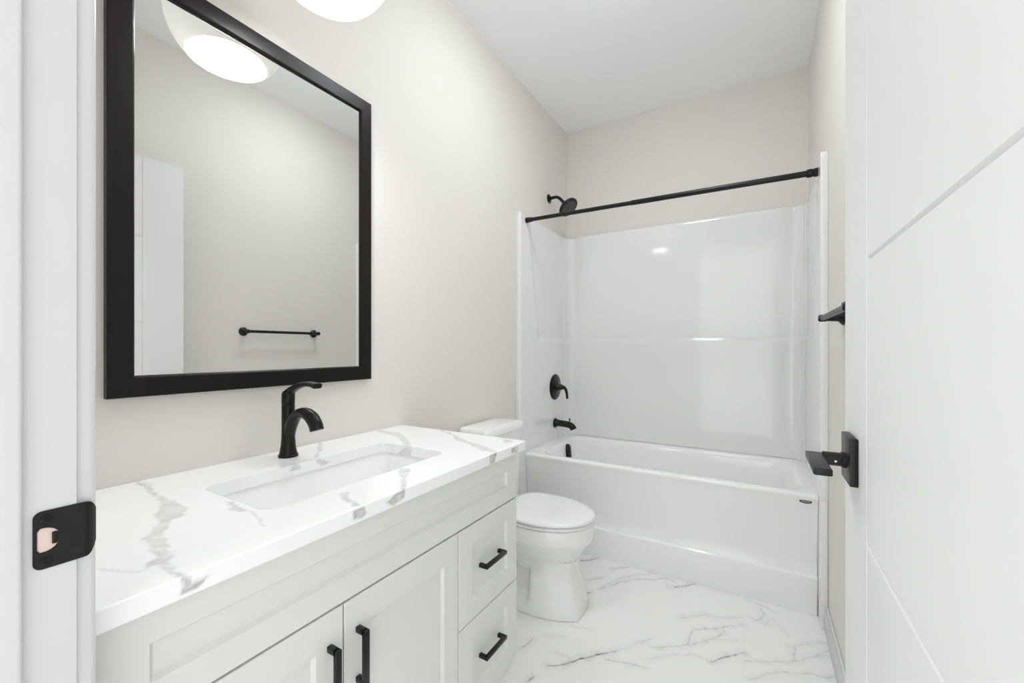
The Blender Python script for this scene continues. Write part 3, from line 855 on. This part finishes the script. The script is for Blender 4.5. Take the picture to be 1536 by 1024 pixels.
sz_ = 0.668; sx_ = surf_x(ty, sz_)
st = thing('tub_spout', 'black tub filler spout with diverter knob below the shower valve', 'tub spout', (sx_, ty, sz_ - 0.04))
bm = new()
p_ = [(sx_ + 0.0003, ty, sz_), (sx_ + 0.006, ty, sz_), (sx_ + 0.014, ty, sz_), (sx_ + 0.03, ty, sz_ + 0.001)] + bez((sx_ + 0.05, ty, sz_), (sx_ + 0.09, ty, sz_ - 0.004), (sx_ + 0.128, ty, sz_ + 0.004), (sx_ + 0.142, ty, sz_ - 0.034), 12)
r_ = [0.034, 0.0345, 0.027, 0.023] + [(0.0215, 0.0225) for i in range(13)]
tube(bm, p_, r_, 28)
obj('spout', bm, M['black_soft'], st)
bm = new(); lathe(bm, [(0, 0.0035), (0.016, 0.0035), (0.018, 0.0060), (0.026, 0.0060), (0.028, 0.004)], (sx_ + 0.112, ty, sz_ + 0.012), (0, 0, 1), 16)
obj('diverter_knob', bm, M['black_soft'], st)

# overflow cover: bullet-shaped hood on the tub's end wall
bm = new()
oz0, oz1 = 0.432, 0.528; oy = 2.684
rg = []
def tubx(z): return OX0 + 0.006 + (0.51 - z) / 0.16 * 0.014
for dx, s in ((0.0005, 1.0), (0.016, 0.98), (0.023, 0.80), (0.026, 0.5)):
    pts = []
    w_ = 0.0255 * s; mid = (oz0 + oz1) / 2
    out = [(-w_, oz0), (w_, oz0), (w_, oz1 - 0.045)] + [(w_ * math.cos(math.radians(a)), oz1 - 0.045 + 0.045 * math.sin(math.radians(a))) for a in range(10, 171, 10)] + [(-w_, oz1 - 0.045)]
    for yy, zz in out:
        z = mid + (zz - mid) * (0.6 + 0.4 * s)
        pts.append((tubx(z) + dx, oy + yy, z))
    rg.append(pts)
ring_loft(bm, rg)
tag(obj('overflow_cover', bm, M['black']), 'black bullet-shaped overflow cover inside the tub below the spout', 'overflow cover')

# shower rod
rod = thing('shower_curtain_rod', 'black shower curtain rod spanning the surround above the tub', 'shower rod', (0.76, 2.262, 1.95))
RA, RB = Vector((XL + 0.0005, 2.255, 1.992)), Vector((XR - 0.0005, 2.268, 1.977))
dr = (RB - RA).normalized(); L_ = (RB - RA).length
bm = new(); lathe(bm, [(0.004, 0.0115), (L_ * .45, 0.0115)], RA, dr, 24); obj('inner_rod', bm, M['black'], rod)
bm = new(); lathe(bm, [(L_ * .44, 0.0118), (L_ * .442, 0.0135), (L_ - 0.004, 0.0135)], RA, dr, 24); obj('outer_rod', bm, M['black'], rod)
bm = new(); lathe(bm, [(0.0, 0.0165), (0.012, 0.0165), (0.016, 0.0150), (0.040, 0.0145), (0.042, 0.0118)], RA, dr, 24); obj('end_cap', bm, M['black'], rod)
bm = new(); lathe(bm, [(0.0, 0.019), (0.012, 0.019), (0.014, 0.0165), (0.020, 0.0165), (0.022, 0.0185), (0.040, 0.0180), (0.042, 0.0138)], RB, -dr, 24); obj('end_cap', bm, M['black'], rod)

# towel bar on the right wall
tb = thing('towel_bar', 'black towel bar with round posts on the right wall past the door', 'towel bar', (W, 1.573, 1.27))
for y in (1.3345, 1.8113):
    bm = new(); lathe(bm, [(0.0004, 0.027), (0.005, 0.027), (0.010, 0.021), (0.016, 0.013), (0.048, 0.0105), (0.052, 0.0125), (0.068, 0.0125), (0.073, 0.009)], (W, y, 1.301), (-1, 0, 0), 32)
    obj('post', bm, M['black'], tb)
bm = new(); tube(bm, [(W - 0.061, 1.3345, 1.301), (W - 0.061, 1.8113, 1.301)], 0.009, 20)
obj('bar', bm, M['black'], tb)

# ------------------------------------------------------------------ toilet
toi = thing('toilet', 'white two-piece toilet with lid down between the vanity and the bathtub', 'toilet', (0.33, 1.765, 0))
yc = 1.765
def oval(xb, xf, hw, z, n=56, pw=2.0, back=3.2):
    """egg outline: round front, squarer back"""
    out = []
    xm = xb + (xf - xb) * 0.42
    for k in range(n):
        a = 2 * math.pi * k / n
        c_, s_ = math.cos(a), math.sin(a)
        if c_ >= 0: x = xm + (xf - xm) * abs(c_) ** (2 / pw); y = hw * math.copysign(abs(s_) ** (2 / pw), s_)
        else: x = xm - (xm - xb) * abs(c_) ** (2 / back); y = hw * math.copysign(abs(s_) ** (2 / back), s_)
        out.append((x, yc + y, z))
    return out
# bowl
bm = new()
ring_loft(bm, [oval(0.26, 0.530, 0.070, 0.17), oval(0.25, 0.545, 0.085, 0.205), oval(0.225, 0.562, 0.108, 0.240), oval(0.21, 0.590, 0.140, 0.280), oval(0.20, 0.618, 0.166, 0.318), oval(0.20, 0.630, 0.178, 0.332), oval(0.20, 0.632, 0.180, 0.345), oval(0.20, 0.634, 0.182, 0.398), oval(0.203, 0.631, 0.179, 0.404), oval(0.23, 0.60, 0.15, 0.405)])
obj('bowl', bm, M['ceramic'], toi, angle=60)
# pedestal: faceted foot with the trapway recess in each side
bm = new()
rings = []
NZ = 22
for i in range(NZ + 1):
    z = 0.0022 + 0.2346 * i / NZ
    t = i / NZ
    xf = 0.592 - 0.040 * sstep(0, 0.9, t) ; fhw = 0.073 - 0.014 * t; shoulder = 0.115 - 0.027 * t
    xs = xf - 0.070
    rec = sstep(0.035, 0.065, z) * (1 - sstep(0.175, 0.215, z))
    side = []
    for x in [0.10, 0.14, 0.18, 0.22, 0.27, 0.31, 0.335, 0.345, 0.355, 0.365, 0.375, 0.388, 0.41, 0.44]:
        hw = (0.100 + 0.032 * (1 - t)) + (shoulder - 0.100 - 0.032 * (1 - t)) * sstep(0.385, 0.52, x)
        cut = 0.060 * rec * (1 - sstep(0.340, 0.385, x)) * sstep(0.10, 0.16, x)
        side.append((x, hw - cut))
    side += [(xs - 0.012, shoulder - 0.004), (xs, shoulder - 0.010), (xs + 0.010, shoulder - 0.017), (xf - 0.012, fhw + 0.004), (xf - 0.003, fhw - 0.004), (xf, fhw - 0.014)]
    ring = [(x, yc - h, z) for x, h in side] + [(xf + 0.002, yc, z)] + [(x, yc + h, z) for x, h in side[::-1]]
    rings.append(ring)
ring_loft(bm, rings)
obj('pedestal', bm, M['ceramic'], toi, angle=33)
# rear deck under the tank
obj('deck', bx(0.035, 0.26, yc - 0.150, yc + 0.150, 0.30, 0.398, 0.02, 4), M['ceramic'], toi)
bm = new()
ring_loft(bm, [oval(0.205, 0.634, 0.180, 0.4065), oval(0.203, 0.638, 0.184, 0.410), oval(0.203, 0.638, 0.184, 0.418), oval(0.206, 0.634, 0.180, 0.4215)])
obj('seat', bm, M['plastic'], toi, angle=60)
bm = new()
ring_loft(bm, [oval(0.210, 0.632, 0.178, 0.4245), oval(0.203, 0.641, 0.187, 0.428), oval(0.203, 0.642, 0.188, 0.436), oval(0.208, 0.634, 0.181, 0.4425), oval(0.23, 0.60, 0.15, 0.4455), oval(0.30, 0.50, 0.07, 0.447)])
obj('lid', bm, M['plastic'], toi, angle=60)
for s in (-1, 1):
    obj('hinge', bx(0.195, 0.225, yc + s * 0.07 - 0.02, yc + s * 0.07 + 0.02, 0.405, 0.440, 0.006, 3), M['plastic'], toi)
bm = new()
def tk(x0, x1, hw, r, z): return [(x, y, z) for x, y in rrect(x0, x1, yc - hw, yc + hw, r, 8)]
ring_loft(bm, [tk(0.03, 0.165, 0.150, 0.03, 0.398), tk(0.022, 0.178, 0.160, 0.03, 0.42), tk(0.018, 0.186, 0.170, 0.03, 0.772)])
obj('tank', bm, M['ceramic'], toi)
bm = new()
ring_loft(bm, [tk(0.016, 0.190, 0.172, 0.028, 0.7725), tk(0.012, 0.196, 0.178, 0.030, 0.778), tk(0.012, 0.196, 0.178, 0.030, 0.800), tk(0.016, 0.190, 0.173, 0.028, 0.809), tk(0.035, 0.17, 0.155, 0.02, 0.812)])
obj('tank_lid', bm, M['ceramic'], toi)
bm = new(); lathe(bm, [(0, 0.012), (0.010, 0.012), (0.014, 0.008)], (0.1858, yc - 0.125, 0.725), (1, 0, 0), 20)
box(bm, 0.196, 0.204, yc - 0.13, yc - 0.065, 0.720, 0.731, 0.003)
obj('flush_lever', bm, M['chrome'], toi)['label'] = 'chrome flush lever'
